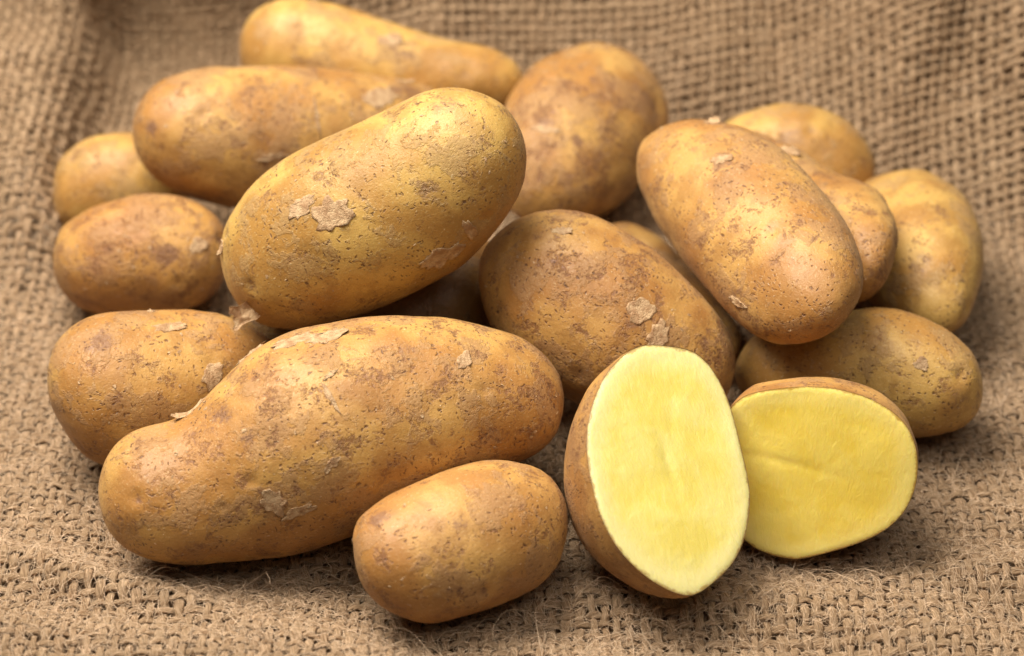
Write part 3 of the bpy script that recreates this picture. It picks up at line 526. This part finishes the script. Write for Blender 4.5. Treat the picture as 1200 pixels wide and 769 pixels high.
for i, k in enumerate(('P12', 'P3', 'P11', 'P5', 'P10', 'P13', 'P2', 'P4', 'P16')):
    scatter_flakes(PP[k], 60 if k in ('P12', 'P3') else 36, 200+i)

# ---------------------------------------------------------------- the potato cut in two
def make_half(key, seed, label, tint, ftint, crease):
    d = HALF[key]; c, u, v, n = (np.array(d[q]) for q in 'cuvn'); H = d['H']
    f = np.array(d['f']); m = len(f)
    z = f[:, 0]+1j*f[:, 1]; Z = np.fft.fft(z)/m; fr = np.fft.fftfreq(m, 1/m); keep = np.abs(fr) <= 9
    NA = 180; a = np.arange(NA)/NA*2*np.pi
    zz = sum(Z[k]*np.exp(1j*fr[k]*a) for k in range(m) if keep[k]); F2 = np.stack([zz.real, zz.imag], 1)
    s, aa = np.meshgrid(np.linspace(0, 1, 80)**0.8, np.arange(NA), indexing='ij'); s = np.sin(s*np.pi/2)
    g = (1-s**2.2)**(1/2.2); g = np.where(s >= 1, 0, g)
    W = (F2[:, :1]*u+F2[:, 1:]*v)[None, :, :]; p = c+W*g[..., None]-n*(H*s)[..., None]
    o3 = p-c; o3 = o3/(np.linalg.norm(o3, axis=-1)[..., None]+1e-9); q = p+seed*11.3
    dd = (0.09*perlin(q*0.5)+0.05*perlin(q*1.1)+0.018*perlin(q*2.6)+0.006*perlin(q*6))*np.clip(s*5, 0, 1)
    p = p+o3*dd[..., None]; p[-1] = p[-1].mean(0)
    V = p.reshape(-1, 3); loc = np.array([c[0], c[1], max(V[:, 2].min(), 0)])
    fr3 = np.stack([v, n, u], 1); tc = (V-c)@fr3+seed*17.3
    root = bpy.data.objects.new('halved_potato', None); C.objects.link(root); root.location = [q*S for q in loc]
    tag(root, label, 'cut potato', 'two halves of one cut potato')
    fs = grid_faces(80, NA, True)
    st = np.zeros(len(V)); r = np.random.default_rng(seed)
    for q in range(8):
        cc = V[r.integers(0, len(V)//2)]; st = np.maximum(st, 0.8*np.exp(-((V-cc)**2).sum(1)/0.05))
    sk = build('skin', V-loc, fs, SKIN, root, attrs={'tc': ('FLOAT_VECTOR', tc), 'stain': ('FLOAT', st), **fields(tc)}); sk.color = (*tint, 0.6)
    # cut face: slightly uneven, with the knife's waves and a crease
    NRR = 70; rr, aa = np.meshgrid(np.linspace(0, 1, NRR), np.arange(NA), indexing='ij')
    W2 = (F2[:, :1]*u+F2[:, 1:]*v)[None]*rr[..., None]
    x = F2[None, :, 0]*rr; y = F2[None, :, 1]*rr
    h = 0.05*p3(x*0.6, y*0.6, seed)+0.006*p3(x*2.2, y*1.4, seed+3)+0.012
    for (x0, y0, x1, y1, dep, wd) in crease:
        t = np.clip(((x-x0)*(x1-x0)+(y-y0)*(y1-y0))/((x1-x0)**2+(y1-y0)**2), 0, 1)
        wob = 0.10*p3(t*3.0, seed, 2.2)
        dist = np.hypot(x-x0-t*(x1-x0)-wob, y-y0-t*(y1-y0)-wob); h = h-dep*np.sin(np.pi*np.clip(t*0.8+0.1, 0, 1))*np.exp(-(dist/wd)**2)
    round_ = 0.06*np.clip((rr-0.955)/0.045, 0, 1)**2
    h = h*(1-np.clip((rr-0.9)/0.1, 0, 1)**2)+0.02*(1-np.clip((rr-0.93)/0.07, 0, 1)**2)-round_*0.1
    P2 = c+W2*0.997+n*h[..., None]
    fo = build('flesh', P2.reshape(-1, 3)-loc, grid_faces(NRR, NA, True)[:, ::-1], FLESH, root, attrs={'tc': ('FLOAT_VECTOR', np.stack([x, y, x*0+seed], -1).reshape(-1, 3)), 'rim': ('FLOAT', rr.ravel())}); fo.color = (*ftint, 1)
    return root, c, u, v, n, F2, loc
h1 = make_half('P14', 14, 'cut half of a potato propped upright, pale yellow face toward the viewer', (1.0, 0.92, 0.82), (1, 1, 1), [(-0.15, -0.9, 0.05, 0.9, 0.035, 0.16), (0.1, 0.0, 0.9, 1.6, 0.018, 0.2)])
h2 = make_half('P15', 15, 'cut half of a potato lying at the right, deeper yellow face, partly behind its twin', (1.0, 0.92, 0.84), (1.16, 1.04, 0.68), [(-2.2, 0.25, 0.3, 0.05, 0.020, 0.14), (0.0, 0.1, 1.5, -0.25, 0.008, 0.16)])
